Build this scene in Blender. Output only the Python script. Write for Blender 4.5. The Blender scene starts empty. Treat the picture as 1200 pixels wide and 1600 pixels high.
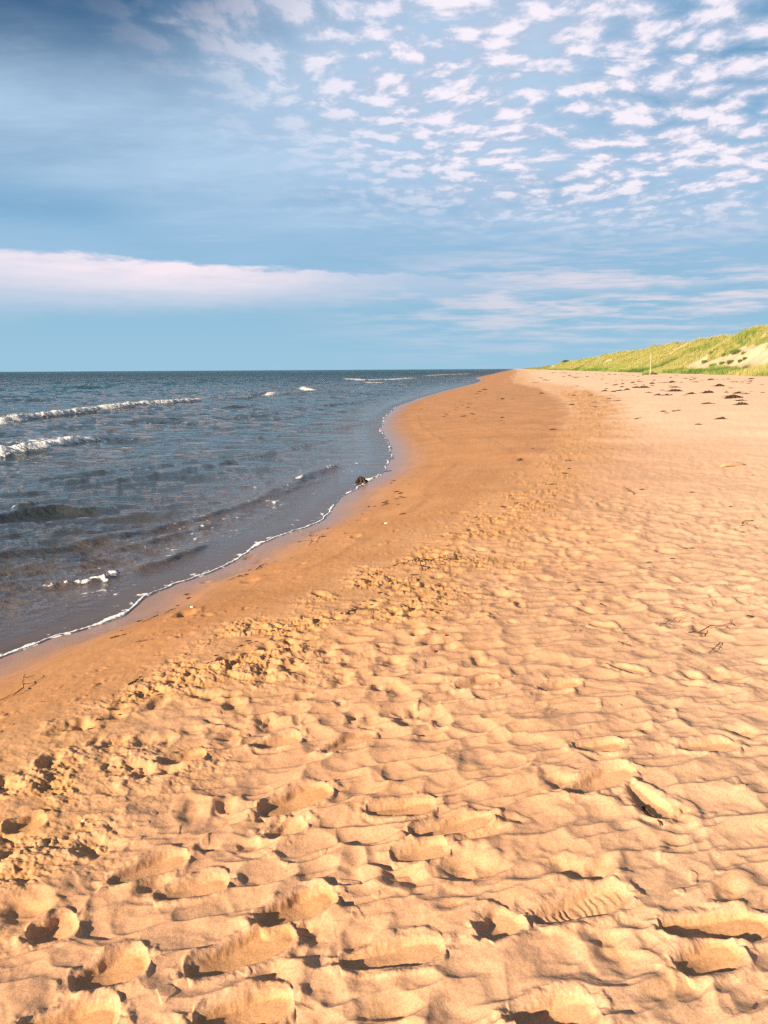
import bpy, math, random
import numpy as np
from mathutils import Matrix, Vector, Euler

# ------------------------------------------------------------------ camera
R = math.radians
S = bpy.context.scene
COL = S.collection
EYE = 2.15
PITCH, ROLL = 10.9, 0.33
cam_d = bpy.data.cameras.new('camera')
cam = bpy.data.objects.new('camera', cam_d)
COL.objects.link(cam)
cam_d.sensor_fit = 'VERTICAL'
cam_d.sensor_height = 36.0
cam_d.lens = 26.0
cam_d.clip_start = 0.05
cam_d.clip_end = 60000
CAM_M = Matrix.Translation((0, 0, EYE)) @ Euler((R(90 - PITCH), 0, 0)).to_matrix().to_4x4() @ Matrix.Rotation(R(-ROLL), 4, 'Z')
cam.matrix_world = CAM_M
S.camera = cam
S.render.resolution_x, S.render.resolution_y = 768, 1024

# ------------------------------------------------------------------ light
SUN_AZ, SUN_EL = R(231), R(20)      # clockwise from +Y : behind the viewer, over the sea
sd = bpy.data.lights.new('sun', 'SUN')
sd.energy = 5.0
sd.angle = R(0.8)
sd.color = (1.0, 0.81, 0.585)
so = bpy.data.objects.new('sun', sd)
COL.objects.link(so)
sdir = Vector((math.sin(SUN_AZ) * math.cos(SUN_EL), math.cos(SUN_AZ) * math.cos(SUN_EL), math.sin(SUN_EL)))
so.rotation_euler = sdir.to_track_quat('Z', 'Y').to_euler()
so.location = (-20, -20, 30)
S.view_settings.view_transform = 'Standard'
S.view_settings.look = 'None'
S.view_settings.exposure = 1.36
S.view_settings.gamma = 1.0
S.render.engine = 'CYCLES'
S.cycles.max_bounces = 6
S.cycles.use_denoising = False
S.cycles.sample_clamp_direct = 4.0
S.cycles.sample_clamp_indirect = 3.0
S.cycles.transparent_max_bounces = 8


class G:
    """tiny expression builder for shader maths"""
    def __init__(self, nt, sock): self.nt, self.s = nt, sock
    def _m(self, op, *a):
        n = self.nt.nodes.new('ShaderNodeMath'); n.operation = op
        for i, v in enumerate((self,) + a):
            if isinstance(v, G): self.nt.links.new(v.s, n.inputs[i])
            else: n.inputs[i].default_value = float(v)
        return G(self.nt, n.outputs[0])
    def __add__(s, o): return s._m('ADD', o)
    def __radd__(s, o): return s._m('ADD', o)
    def __sub__(s, o): return s._m('SUBTRACT', o)
    def __rsub__(s, o): return s._m('MULTIPLY', -1)._m('ADD', o)
    def __mul__(s, o): return s._m('MULTIPLY', o)
    def __rmul__(s, o): return s._m('MULTIPLY', o)
    def __truediv__(s, o): return s._m('DIVIDE', o)
    def pw(s, o): return s._m('POWER', o)
    def mn(s, o): return s._m('MINIMUM', o)
    def mx(s, o): return s._m('MAXIMUM', o)
    def ss(s, a, b):
        n = s.nt.nodes.new('ShaderNodeMapRange'); n.interpolation_type = 'SMOOTHSTEP'
        s.nt.links.new(s.s, n.inputs['Value'])
        n.inputs['From Min'].default_value = a; n.inputs['From Max'].default_value = b
        return G(s.nt, n.outputs['Result'])
    def gauss(s, c, w):
        t = (s - c) / w
        return (t * t * -1.0)._m('EXPONENT')


def xyz(nt, a, b, c):
    n = nt.nodes.new('ShaderNodeCombineXYZ')
    for i, v in enumerate((a, b, c)):
        if isinstance(v, G): nt.links.new(v.s, n.inputs[i])
        else: n.inputs[i].default_value = v
    return n.outputs[0]


def noise(nt, vec, scale, detail=4, rough=0.55, dist=0.0):
    n = nt.nodes.new('ShaderNodeTexNoise')
    n.inputs['Scale'].default_value = scale; n.inputs['Detail'].default_value = detail
    n.inputs['Roughness'].default_value = rough; n.inputs['Distortion'].default_value = dist
    nt.links.new(vec, n.inputs['Vector'])
    return G(nt, n.outputs['Fac'])


def mixc(nt, f, a, b, mode='MIX'):
    n = nt.nodes.new('ShaderNodeMix'); n.data_type = 'RGBA'; n.blend_type = mode
    if isinstance(f, G): nt.links.new(f.s, n.inputs[0])
    else: n.inputs[0].default_value = f
    for i, v in ((6, a), (7, b)):
        if isinstance(v, (tuple, list)): n.inputs[i].default_value = (*v, 1)
        else: nt.links.new(v, n.inputs[i])
    return n.outputs[2]


def build_world():
    w = bpy.data.worlds.new('World'); S.world = w; w.use_nodes = True
    nt = w.node_tree; nt.nodes.clear()
    out = nt.nodes.new('ShaderNodeOutputWorld')
    bg = nt.nodes.new('ShaderNodeBackground'); bg.inputs['Strength'].default_value = 0.082
    nt.links.new(bg.outputs[0], out.inputs[0])
    sky = nt.nodes.new('ShaderNodeTexSky'); sky.sky_type = 'NISHITA'; sky.sun_disc = False
    sky.sun_elevation = SUN_EL; sky.sun_rotation = SUN_AZ
    sky.air_density = 1.0; sky.dust_density = 0.3; sky.ozone_density = 3.0
    tc = nt.nodes.new('ShaderNodeTexCoord')
    sp = nt.nodes.new('ShaderNodeSeparateXYZ'); nt.links.new(tc.outputs['Generated'], sp.inputs[0])
    dx, dy, dz = (G(nt, sp.outputs[i]) for i in range(3))
    el = dz._m('ARCSINE') * 57.29578
    az = dx._m('ARCTAN2', dy) * 57.29578
    elp = el.mx(0.0)
    zz = dz.mx(0.0) + 0.13
    px, py = dx / zz, dy / zz
    # clear sky: the physical sky tuned to this evening's blues, deepening with height and away to the left
    base = mixc(nt, 1.0, sky.outputs[0], SKY_TINT, 'MULTIPLY')
    low = mixc(nt, el.ss(-1.0, 13.0), (1.60, 2.70, 3.50), (1.0, 2.05, 3.15))
    base = mixc(nt, 1.0 - el.ss(30, 80) * 0.6, base, low)
    side = (az + 30.0).ss(0, 55)
    topc = mixc(nt, side, (0.04, 0.36, 0.95), (0.25, 1.20, 2.30))
    base = mixc(nt, el.ss(9, 22), base, topc)
    # warp
    wn = nt.nodes.new('ShaderNodeTexNoise'); wn.inputs['Scale'].default_value = 1.1; wn.inputs['Detail'].default_value = 3
    P0 = xyz(nt, px, py, 0.0)
    nt.links.new(P0, wn.inputs['Vector'])
    sub = nt.nodes.new('ShaderNodeVectorMath'); sub.operation = 'SUBTRACT'; nt.links.new(wn.outputs['Color'], sub.inputs[0]); sub.inputs[1].default_value = (.5, .5, .5)
    scl = nt.nodes.new('ShaderNodeVectorMath'); scl.operation = 'SCALE'; nt.links.new(sub.outputs[0], scl.inputs[0]); scl.inputs['Scale'].default_value = 0.35
    addv = nt.nodes.new('ShaderNodeVectorMath'); addv.operation = 'ADD'; nt.links.new(P0, addv.inputs[0]); nt.links.new(scl.outputs[0], addv.inputs[1])
    P = addv.outputs[0]
    # puffs of altocumulus
    vo = nt.nodes.new('ShaderNodeTexVoronoi'); vo.feature = 'SMOOTH_F1'; vo.inputs['Scale'].default_value = 13.0
    vo.inputs['Smoothness'].default_value = 0.6
    mp = nt.nodes.new('ShaderNodeMapping'); mp.inputs['Rotation'].default_value = (0, 0, R(25)); mp.inputs['Scale'].default_value = (0.8, 1.0, 1)
    nt.links.new(P, mp.inputs['Vector']); nt.links.new(mp.outputs[0], vo.inputs['Vector'])
    cell = G(nt, vo.outputs['Distance'])
    fine = noise(nt, P, 18.0, 6, 0.62)
    med = noise(nt, P, 3.0, 4, 0.55)
    big = noise(nt, P0, 0.55, 3, 0.5)
    puff = (1.0 - cell * 1.25) + (fine - 0.5) * 0.9 + (med - 0.5) * 1.0
    # where the puffs live: upper right
    zone = ((el * 1.0) + az * 0.52 + (big - 0.5) * 9.0).ss(7.5, 21.0)
    dark = el.ss(17, 24) * (az * -1.0 + el * 1.2 + (big - 0.5) * 16.0).ss(22, 46)
    zone = zone * (1.0 - dark * 0.8)
    pa = (puff + 0.36).ss(0.22, 0.88)
    # veil: stretched along the horizon
    mpv = nt.nodes.new('ShaderNodeMapping'); mpv.inputs['Rotation'].default_value = (0, 0, R(-12)); mpv.inputs['Scale'].default_value = (0.55, 1.5, 1)
    nt.links.new(P0, mpv.inputs['Vector'])
    veiln = noise(nt, mpv.outputs[0], 1.5, 7, 0.62, 0.4)
    veil_env = (el.ss(4.0, 12.0)) * (1.0 - el.ss(16, 24) * (az * -1.0 + el * 1.2 + (big - 0.5) * 18.0).ss(22, 45)) * (1.0 - az.ss(10, 24) * el.ss(12, 18) * 0.7) 
    hole = (el.gauss(10.6, 1.3)) * (az * -1.0).ss(13, 22)
    veil = ((veiln + (big - 0.5) * 0.5).ss(0.28, 0.72) * 0.50 + 0.42 + el.ss(11, 18) * az.gauss(0.0, 17.0) * 0.45).mn(0.97) * veil_env * (1.0 - hole * 0.9)
    c1 = mixc(nt, veil, base, (2.15, 3.0, 3.95))
    # wisps: thin brighter threads in the veil
    wisp = (noise(nt, mpv.outputs[0], 5.0, 8, 0.68, 0.6)).ss(0.50, 0.75) * (fine.ss(0.35, 0.65)) * el.ss(7, 12) * (az.ss(-25, 5) * 0.6 + 0.15)
    c2 = mixc(nt, wisp * 0.8, c1, (3.5, 3.5, 3.9))
    # puffs: bright tops over grey-lavender cloud bases
    shade = (cell * -1.0 + 0.85 + (fine - 0.5) * 1.9).ss(0.2, 0.7)
    pc = mixc(nt, shade, (2.3, 2.75, 3.6), (4.7, 4.3, 4.7))
    c3 = mixc(nt, zone * pa * el.ss(7.5, 13.0) * 0.93, c2, pc)
    # long low streak, thick at the left and thinning to the right
    edge = noise(nt, xyz(nt, az * 0.22, el * 0.9, 0.0), 1.3, 6, 0.62)
    top = 8.2 - (az + 27.0) * 0.042 + (edge - 0.5) * 1.5
    thick = 4.6 - (az + 27.0).mx(0.0) * 0.075
    u = (top - el) / thick.mx(0.5)
    edge2b = noise(nt, xyz(nt, az * 0.10, el * 0.8, 7.0), 2.0, 6, 0.6)
    lens = u.ss(-0.02, 0.10) * (1.0 - u.ss(0.18, 1.15))
    lensa = lens * (0.6 + edge2b * 0.7).mn(1.0) * ((1.0 - az.ss(-12, 3)) * 0.70 + az.gauss(-16.0, 8.0) * 0.25 + 0.34) * (0.55 + edge * 0.8).mn(1.0)
    c4 = mixc(nt, lensa * 0.8, c3, (4.5, 3.95, 4.3))
    # faint bands above the dune
    edge2 = noise(nt, xyz(nt, az * 0.12 + el * 0.10, el * 1.1, 3.0), 1.5, 6, 0.6)
    band = edge2.ss(0.40, 0.66) * el.gauss(5.0, 3.4) * az.ss(-10, 14)
    c5 = mixc(nt, band * 0.95, c4, (3.6, 3.4, 3.8))
    # unseen sky overhead and behind, darkened to deep blue to cut fill light
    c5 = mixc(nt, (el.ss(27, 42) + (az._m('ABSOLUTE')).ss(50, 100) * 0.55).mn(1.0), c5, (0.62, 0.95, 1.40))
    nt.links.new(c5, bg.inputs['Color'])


SKY_TINT = (0.62, 0.92, 1.0)
build_world()

# ------------------------------------------------------------------ numpy noise
def _hash(ix, iy, seed):
    h = (ix.astype(np.int64) * 374761393 + iy.astype(np.int64) * 668265263 + seed * 1274126177) & 0xffffffff
    h = ((h ^ (h >> 13)) * 1274126177) & 0xffffffff
    return (h ^ (h >> 16)) & 0xffffffff


def perlin(x, y, seed=0):
    x0 = np.floor(x); y0 = np.floor(y)
    fx = x - x0; fy = y - y0
    u = fx * fx * fx * (fx * (fx * 6 - 15) + 10); v = fy * fy * fy * (fy * (fy * 6 - 15) + 10)
    r = 0
    for ox in (0, 1):
        for oy in (0, 1):
            a = _hash(x0 + ox, y0 + oy, seed) * (2 * math.pi / 4294967296.0)
            g = np.cos(a) * (fx - ox) + np.sin(a) * (fy - oy)
            r = r + g * (u if ox else 1 - u) * (v if oy else 1 - v)
    return r * 1.5


def fbm(x, y, octv=4, seed=0, gain=0.5):
    r = 0; a = 1.0; f = 1.0
    for i in range(octv):
        r = r + a * perlin(x * f, y * f, seed + i * 17); a *= gain; f *= 2.03
    return r


def ridged(x, y, octv=3, seed=0, gain=0.5):
    r = 0; a = 1.0; f = 1.0
    for i in range(octv):
        r = r + a * (1 - 2.2 * np.abs(perlin(x * f, y * f, seed + i * 13))); a *= gain; f *= 2.07
    return r


def sst(x, a, b):
    t = np.clip((x - a) / (b - a), 0, 1)
    return t * t * (3 - 2 * t)


def cells(x, y, sx, sy, seed, near=0.32, far=1.0, jit=0.8, soft=0):
    """scalloped bowls: sharp curved crests towards the viewer, long rising backs"""
    X = x / sx; Y = y / sy
    i0 = np.floor(X); j0 = np.floor(Y)
    best = np.full(X.shape, 9.0); second = np.full(X.shape, 9.0); acc = np.zeros(X.shape)
    for di in (-1, 0, 1):
        for dj in (-2, -1, 0, 1):
            ci = i0 + di; cj = j0 + dj
            h1 = _hash(ci, cj, seed) / 4294967296.0; h2 = _hash(ci, cj, seed + 5) / 4294967296.0
            h3 = _hash(ci, cj, seed + 9) / 4294967296.0
            ex = X - (ci + 0.5 + (h1 - 0.5) * jit); ey = Y - (cj + 0.5 + (h2 - 0.5) * jit)
            ky = np.where(ey < 0, 1 / near, 1 / far)
            d = (ex * ex * (2.2 if soft else 1.0) + (ey * ky) ** 2) * (0.75 + 0.6 * h3) + 0.35 * (h3 - 0.5)
            if soft: acc += np.exp(-soft * d)
            second = np.where(d < best, best, np.minimum(second, d)); best = np.minimum(best, d)
    if soft: best = -np.log(acc + 1e-9) / soft
    return best, second


# ------------------------------------------------------------------ layout on the ground
def ray(px, py):
    f = 26.0 / 36.0 * 1600
    v = CAM_M.to_3x3() @ Vector(((px - 600) / f, -(py - 800) / f, -1))
    return v.normalized()


def at(px, py, z=0.0):
    d = ray(px, py)
    t = (z - EYE) / d.z
    return d.x * t, d.y * t


SHORE_PX = [(0, 1028), (60, 1005), (120, 985), (190, 962), (215, 942), (235, 930), (270, 914), (330, 895), (360, 880), (400, 855), (440, 838), (480, 822),
            (505, 806), (514, 799), (520, 788), (545, 768), (575, 753), (598, 738), (611, 716), (608, 695), (595, 672), (600, 652), (620, 635),
            (655, 622), (700, 609), (738, 600), (752, 595), (742, 590.5), (767, 585)]
WET_PX = [(0, 1150), (80, 1120), (180, 1075), (300, 1025), (400, 975), (500, 925), (600, 878), (700, 818), (790, 760), (850, 705), (880, 668), (892, 645), (880, 622), (845, 606), (800, 597)]
CRUST_PX = [(0, 1245), (120, 1180), (250, 1112), (400, 1040), (520, 992), (620, 950), (720, 885), (790, 825), (860, 765), (920, 705), (950, 668), (960, 645), (950, 622), (900, 606), (830, 596)]


def curve(pxs, z, tail):
    P = sorted(((at(a, b, z)) for a, b in pxs), key=lambda p: p[1])
    xs = np.array([p[0] for p in P]); ys = np.array([p[1] for p in P])
    k = (xs[3] - xs[0]) / (ys[3] - ys[0])
    ys = np.concatenate([[-60.0], ys, tail[:, 1]]); xs = np.concatenate([[xs[0] - k * (ys[1] + 60) * 0.6], xs, tail[:, 0]])
    return xs, ys


VX = 0.173
_t = np.array([600., 1200., 3000., 30000.])
SX, SY = curve(SHORE_PX, 0.0, np.stack([VX * _t - np.array([9, 8, 6, 0]), _t], 1))
WX, WY = curve(WET_PX, 0.40, np.stack([VX * _t + 4, _t], 1))
CX, CY = curve(CRUST_PX, 0.50, np.stack([VX * _t + 8, _t], 1))


def xs_(y): return np.interp(y, SY, SX)
def xw_(y): return np.maximum(np.interp(y, WY, WX), xs_(y) + 1.2)
def xc_(y): return np.maximum(np.interp(y, CY, CX), xw_(y) + 0.35)
def xt_(y): return VX * y + 25.0


def coast_dist(x, y):
    """signed distance to the waterline, positive inland"""
    sh = x.shape; x = x.ravel(); y = y.ravel()
    out = np.full(x.shape, 1e9)
    for i in range(len(SX) - 1):
        ax, ay, bx, by = SX[i], SY[i], SX[i + 1], SY[i + 1]
        vx, vy = bx - ax, by - ay
        t = np.clip(((x - ax) * vx + (y - ay) * vy) / (vx * vx + vy * vy), 0, 1)
        out = np.minimum(out, (x - ax - t * vx) ** 2 + (y - ay - t * vy) ** 2)
    d = np.sqrt(out) * np.where(x > xs_(y), 1, -1)
    d = d + 0.07 * perlin(x * 1.7, y * 1.1, 3) + 0.03 * perlin(x * 5, y * 4, 4)
    return d.reshape(sh)


def base_z(x, y, d=None):
    if d is None: d = coast_dist(x, y)
    xs, xw, xt = xs_(y), xw_(y), xt_(y)
    q = np.clip((x - xs) / (xw - xs), 0, 1)
    w = np.clip((x - xw) / np.maximum(xt - xw, 3), 0, 1.3)
    land = 0.40 * (1 - (1 - q) ** 1.3) + 0.85 * np.power(w, 0.8)
    land = land * sst(d, -0.02, 0.9) + 0.07 * np.clip(d, 0, 1) * (1 - sst(d, 0, 1.2))
    return np.where(d > 0, land, np.maximum(d * 0.08, -1.8))


# footprints: (heel px, toe px, depth, tread strength, width)
PRINTS = [((530, 1492), (694, 1472), .032, 1.0, .115), ((288, 1500), (462, 1436), .050, 1.0, .13), ((300, 1578), (458, 1546), .045, .5, .12),
          ((238, 1372), (357, 1350), .030, .6, .11), ((105, 1515), (230, 1470), .05, .5, .13), ((400, 1422), (522, 1378), .055, .2, .13),
          ((405, 1248), (515, 1212), .055, .2, .15), ((165, 1348), (292, 1306), .04, .4, .12), ((572, 1256), (682, 1250), .032, .5, .11),
          ((640, 1298), (768, 1275), .032, .4, .11), ((714, 1070), (778, 1055), .035, .0, .12), ((890, 1248), (985, 1214), .038, .4, .12),
          ((832, 1442), (980, 1402), .040, 1.4, .115), ((750, 1466), (805, 1430), .026, .2, .12), ((1030, 1462), (1205, 1462), .045, .6, .13),
          ((1058, 1530), (1150, 1498), .048, .5, .12), ((985, 1238), (1042, 1292), .040, .2, .12), ((504, 1158), (584, 1128), .030, 1.0, .11),
          ((20, 1592), (185, 1562), .05, .3, .14), ((800, 1598), (930, 1580), .035, .6, .12), ((415, 1285), (475, 1265), .03, .1, .10),
          ((895, 1178), (975, 1176), .028, .3, .11), ((610, 1330), (700, 1318), .028, .2, .11),
          ((842, 1080), (905, 1070), .028, .2, .12), ((395, 1142), (470, 1128), .028, .3, .11), ((245, 1165), (320, 1150), .03, .2, .11),
          ((40, 1435), (118, 1405), .035, .4, .12), ((0, 1265), (70, 1245), .035, .2, .11), 
          ((955, 1045), (1010, 1062), .02, .2, .10), ((920, 975), (965, 985), .02, .2, .12), ((1060, 1185), (1150, 1180), .026, .4, .11)]
_prng = np.random.default_rng(5)
FP = []
for a, b, dep, tr, wd in PRINTS:
    A = np.array(at(*a, 0.54)); B = np.array(at(*b, 0.54))
    L = np.linalg.norm(B - A)
    FP.append((A, B, L, dep, tr, wd))
# older, softer pits trampled near the wrack line and across the dry sand
PITS = []
for i in range(290):
    yy = 1.3 + 9 * _prng.random() ** 1.3
    xc = float(xc_(np.array([yy]))[0])
    xx = xc - 0.5 + abs(_prng.normal()) * 0.75
    PITS.append((xx, yy, 0.045 + 0.05 * _prng.random(), 0.007 + 0.012 * _prng.random(), _prng.random() * 3.14, 0.45 + 0.5 * _prng.random()))
for i in range(150):
    yy = 1.4 + 9 * _prng.random(); xx = (-0.4 + 1.0 * _prng.random()) * yy + 0.3
    PITS.append((xx, yy, 0.05 + 0.07 * _prng.random(), 0.008 + 0.014 * _prng.random(), _prng.random() * 3.14, 0.4 + 0.5 * _prng.random()))


def sand(x, y):
    """height of the beach and its own marks: returns z, wet, crust (damp broken sand), fresh (dug-up sand)"""
    x = np.asarray(x, float); y = np.asarray(y, float)
    d = coast_dist(x, y)
    z = base_z(x, y, d)
    r = np.sqrt(x * x + y * y)
    xs, xw, xc = xs_(y), xw_(y), xc_(y)
    nb = 0.5 * fbm(x * 1.3, y * 0.9, 4, 21)
    sc = 1 + r * 0.02
    a = (x - xw) / sc + nb * 0.55                       # >0 on the dry side
    b = (x - xc) / sc + nb * 0.9
    wet = 1 - sst(a, -0.35, 0.35)
    crust = sst(a, -0.25, 0.35) * (1 - sst(b, -0.5, 0.8))
    dry = sst(b, -0.6, 0.7) * sst(d, 0.5, 1.5)
    far_fade = 1 / (1 + (r / 28.0) ** 2)
    # broad undulation
    z = z + 0.035 * fbm(x * 0.35, y * 0.35, 3, 31) * sst(d, 0.5, 4) + 0.05 * fbm(x * 0.05, y * 0.05, 3, 35) * sst(d, 3, 12)
    z = z + 0.006 * fbm(x * 1.4, y * 1.4, 3, 41) * sst(d, 0.1, 1.0)
    z_flat = z.copy()
    # wind scallops, crests swinging with distance
    ang = R(8) + R(16) * sst(y, 3, 9) + 0.25 * perlin(x * 0.25, y * 0.25, 51)
    wx = x + 0.09 * fbm(x * 2.3, y * 2.3, 3, 52); wy = y + 0.05 * fbm(x * 2.0 + 9, y * 2.6, 2, 53)
    ca, sa = math.cos(R(-12)), math.sin(R(-12))
    rx = ca * wx - sa * wy; ry = sa * wx + ca * wy + 0.02 * wx
    c1, c1b = cells(rx, ry, 0.225, 0.19, 61, 0.25, 1.0, .8, 15)
    c2, c2b = cells(rx + 3.3, ry * 1.02 + 1.7, 0.155, 0.125, 71, 0.25, 1.0, .8, 15)
    h1 = np.minimum(c1, 1.0); h2 = np.minimum(c2, 1.0)
    ph = ry / 0.155 + 1.1 * fbm(x * 1.6, y * 1.1, 3, 54) + 0.15 * perlin(x * 5, y * 5, 58)
    fr = ph - np.floor(ph)
    saw = np.where(fr < 0.84, (fr / 0.84) ** 1.4, 1 - (fr - 0.84) / 0.16)
    m1 = sst(fbm(x * 0.8 + 5, y * 0.8, 2, 55), -0.5, 0.4); m2 = sst(perlin(x * 1.1 + 9, y * 1.1, 56), -0.35, 0.35)
    rip = 0.025 * (h1 - 0.35) * (0.25 + 0.75 * m1) + 0.023 * (h2 - 0.35) * (1 - m1 * 0.40) + 0.006 * (saw - 0.5) * m2
    amp = dry * (0.55 + 0.65 * sst(x + 0.55 * nb, -1.4, 0.6)) * (0.95 / (1 + (r / 8.5) ** 2)) * (0.65 + 0.7 * sst(perlin(x * 0.45, y * 0.45, 57), -0.5, 0.5))
    z = z + rip * amp * (0.85 + 0.25 * sst(y, 3, 6))
    z = z + 0.004 * fbm(x * 7, y * 9, 3, 59) * dry
    gr = np.zeros_like(x); g_ = r < 9
    gr[g_] = 0.0003 * fbm(x[g_] * 48, y[g_] * 48, 2, 62, 0.7) + 0.004 * sst(perlin(x[g_] * 16, y[g_] * 16, 63), .5, .62) * sst(perlin(x[g_] * 1.3, y[g_] * 1.3, 64), -.1, .4)
    z = z + gr * sst(d, 0.3, 1.5)
    fresh = np.zeros_like(x)
    # crumbled crust
    near = r < 60
    if near.any():
        xn, yn = x[near], y[near]
        k = crust[near]
        w1 = xn + 0.04 * fbm(xn * 9, yn * 9, 2, 81); w2 = yn + 0.04 * fbm(xn * 9 + 4, yn * 9, 2, 82)
        c3, c3b = cells(w1 * 0.8 + w2 * 0.3, w2 - 0.3 * w1, 0.06, 0.045, 91, 0.8, 1.0)
        plates = np.clip((c3b - c3) * 3.0, 0, 1)
        hsh = fbm(xn * 6.5 - yn * 3.0, yn * 10.0 + xn * 4.0, 4, 92, 0.62)
        rough = 0.019 * np.clip(hsh, -0.9, 0.5) + 0.009 * plates * sst(hsh, -0.2, 0.3) + 0.007 * ridged(xn * 20, yn * 24, 3, 93)
        dens = sst(fbm(xn * 1.6, yn * 1.6, 3, 94), -0.35, 0.35)
        zz = rough * k * (0.15 + 0.7 * dens) * far_fade[near]
        z[near] += zz
        fresh[near] = np.maximum(fresh[near], k * (0.25 + 0.75 * dens) * sst(-hsh, -0.35, 0.3))
        # faint pocks on the damp sand
        z[near] += 0.0022 * fbm(xn * 14, yn * 11, 3, 95) * (wet[near] * sst(d[near], 0.3, 1.5) + 0.4 * dry[near])
        z[near] += 0.010 * sst(perlin(xn * 4.5, yn * 4.5, 96), .38, .62) * wet[near] * sst(a[near], -1.3, -0.2) * fbm(xn * 20, yn * 20, 2, 97)
    # pits
    for (cx, cy, rr, dep, an, asp) in PITS:
        dep = min(dep, rr * asp * 0.36)
        m = (np.abs(x - cx) < 3 * rr) & (np.abs(y - cy) < 3 * rr)
        if not m.any(): continue
        u = (x[m] - cx) * math.cos(an) + (y[m] - cy) * math.sin(an); v = -(x[m] - cx) * math.sin(an) + (y[m] - cy) * math.cos(an)
        e = np.sqrt((u / rr) ** 2 + (v / (rr * asp)) ** 2) * (1 + 0.25 * perlin(x[m] * 18, y[m] * 18, 101))
        z[m] += -dep * (1 - sst(e, 0.25, 1.05)) + dep * 0.25 * np.exp(-((e - 1.35) / 0.3) ** 2)
        fresh[m] = np.maximum(fresh[m], 0.35 * (1 - sst(e, 0.4, 1.1)))
    # shoe prints
    for (A, B, L, dep, tr, wd) in FP:
        c = (A + B) / 2; hw = L / 2 + 0.02
        m = (np.abs(x - c[0]) < hw + 0.2) & (np.abs(y - c[1]) < hw + 0.2)
        if not m.any(): continue
        dx_, dy_ = (B - A) / L
        X, Y = x[m], y[m]
        nz = fbm(X * 13, Y * 13, 4, 111)
        u = ((X - c[0]) * dx_ + (Y - c[1]) * dy_) / (L / 2); v = (-(X - c[0]) * dy_ + (Y - c[1]) * dx_)
        hwid = wd / 2 * (0.86 + 0.16 * np.sin(u * 2.2 + 0.3) - 0.06 * np.exp(-((u + 0.15) / 0.25) ** 2)) + 0.004 * nz
        ends = np.sqrt(np.clip(1 - np.abs(u) ** 3.2, 0, 1))
        inside = np.minimum(hwid * ends - np.abs(v), (1 - np.abs(u)) * L / 2 + 0.004 * nz)       # metres inside the outline
        s = sst(inside, -0.005, 0.019)
        prof = min(0.7 * dep, 0.025) * (0.72 + 0.28 * np.cos(u * 3.0)) * (1 + 0.05 * nz)
        t = u * L / 2 / 0.024 + 2.6 * (v / wd) ** 2 * np.sign(u + .3) + 0.5 * nz
        tread = 0.0017 * min(tr, 1.2) * (tr > 1.2) * np.sin(2 * np.pi * t) * sst(inside, 0.012, 0.026) * (0.6 + 0.5 * perlin(X * 9, Y * 9, 113))
        rim = 0.009 * np.exp(-((inside + 0.022) / 0.016) ** 2) * (0.8 + 0.7 * nz)
        flat = sst(inside, -0.035, 0.005) * 0.85
        z[m] = z[m] * (1 - flat) + (z_flat[m] + 0.35 * (z[m] - z_flat[m]).mean()) * flat
        z[m] += -prof * s + tread + rim
        z[m] += 0.0014 * ridged(X * 30, Y * 30, 2, 114) * np.exp(-((inside - 0.002) / 0.014) ** 2)
        fresh[m] = np.maximum(fresh[m], sst(inside, -0.004, 0.012) * (0.45 + 0.35 * (dep > .044)))
    return z, wet, crust, fresh, d


def drop(px, py, z0=0.5):
    """ground point seen at a pixel"""
    for _ in range(4):
        x, y = at(px, py, z0)
        z0 = float(base_z(np.array([x]), np.array([y]))[0])
    return x, y


# ------------------------------------------------------------------ materials
def material(name, base, rough=0.8, spec=0.3):
    m = bpy.data.materials.new(name); m.use_nodes = True
    b = m.node_tree.nodes['Principled BSDF']
    b.inputs['Base Color'].default_value = (*base, 1); b.inputs['Roughness'].default_value = rough
    b.inputs['Specular IOR Level'].default_value = spec
    return m, m.node_tree, b


def attr(nt, name):
    n = nt.nodes.new('ShaderNodeAttribute'); n.attribute_name = name
    return G(nt, n.outputs['Fac'])


def objco(nt):
    n = nt.nodes.new('ShaderNodeTexCoord'); return n.outputs['Object']


def bump(nt, b, h, strength, dist, prev=None):
    n = nt.nodes.new('ShaderNodeBump'); n.inputs['Strength'].default_value = strength; n.inputs['Distance'].default_value = dist
    nt.links.new(h.s, n.inputs['Height'])
    if prev: nt.links.new(prev, n.inputs['Normal'])
    nt.links.new(n.outputs[0], b.inputs['Normal'])
    return n.outputs[0]


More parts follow.
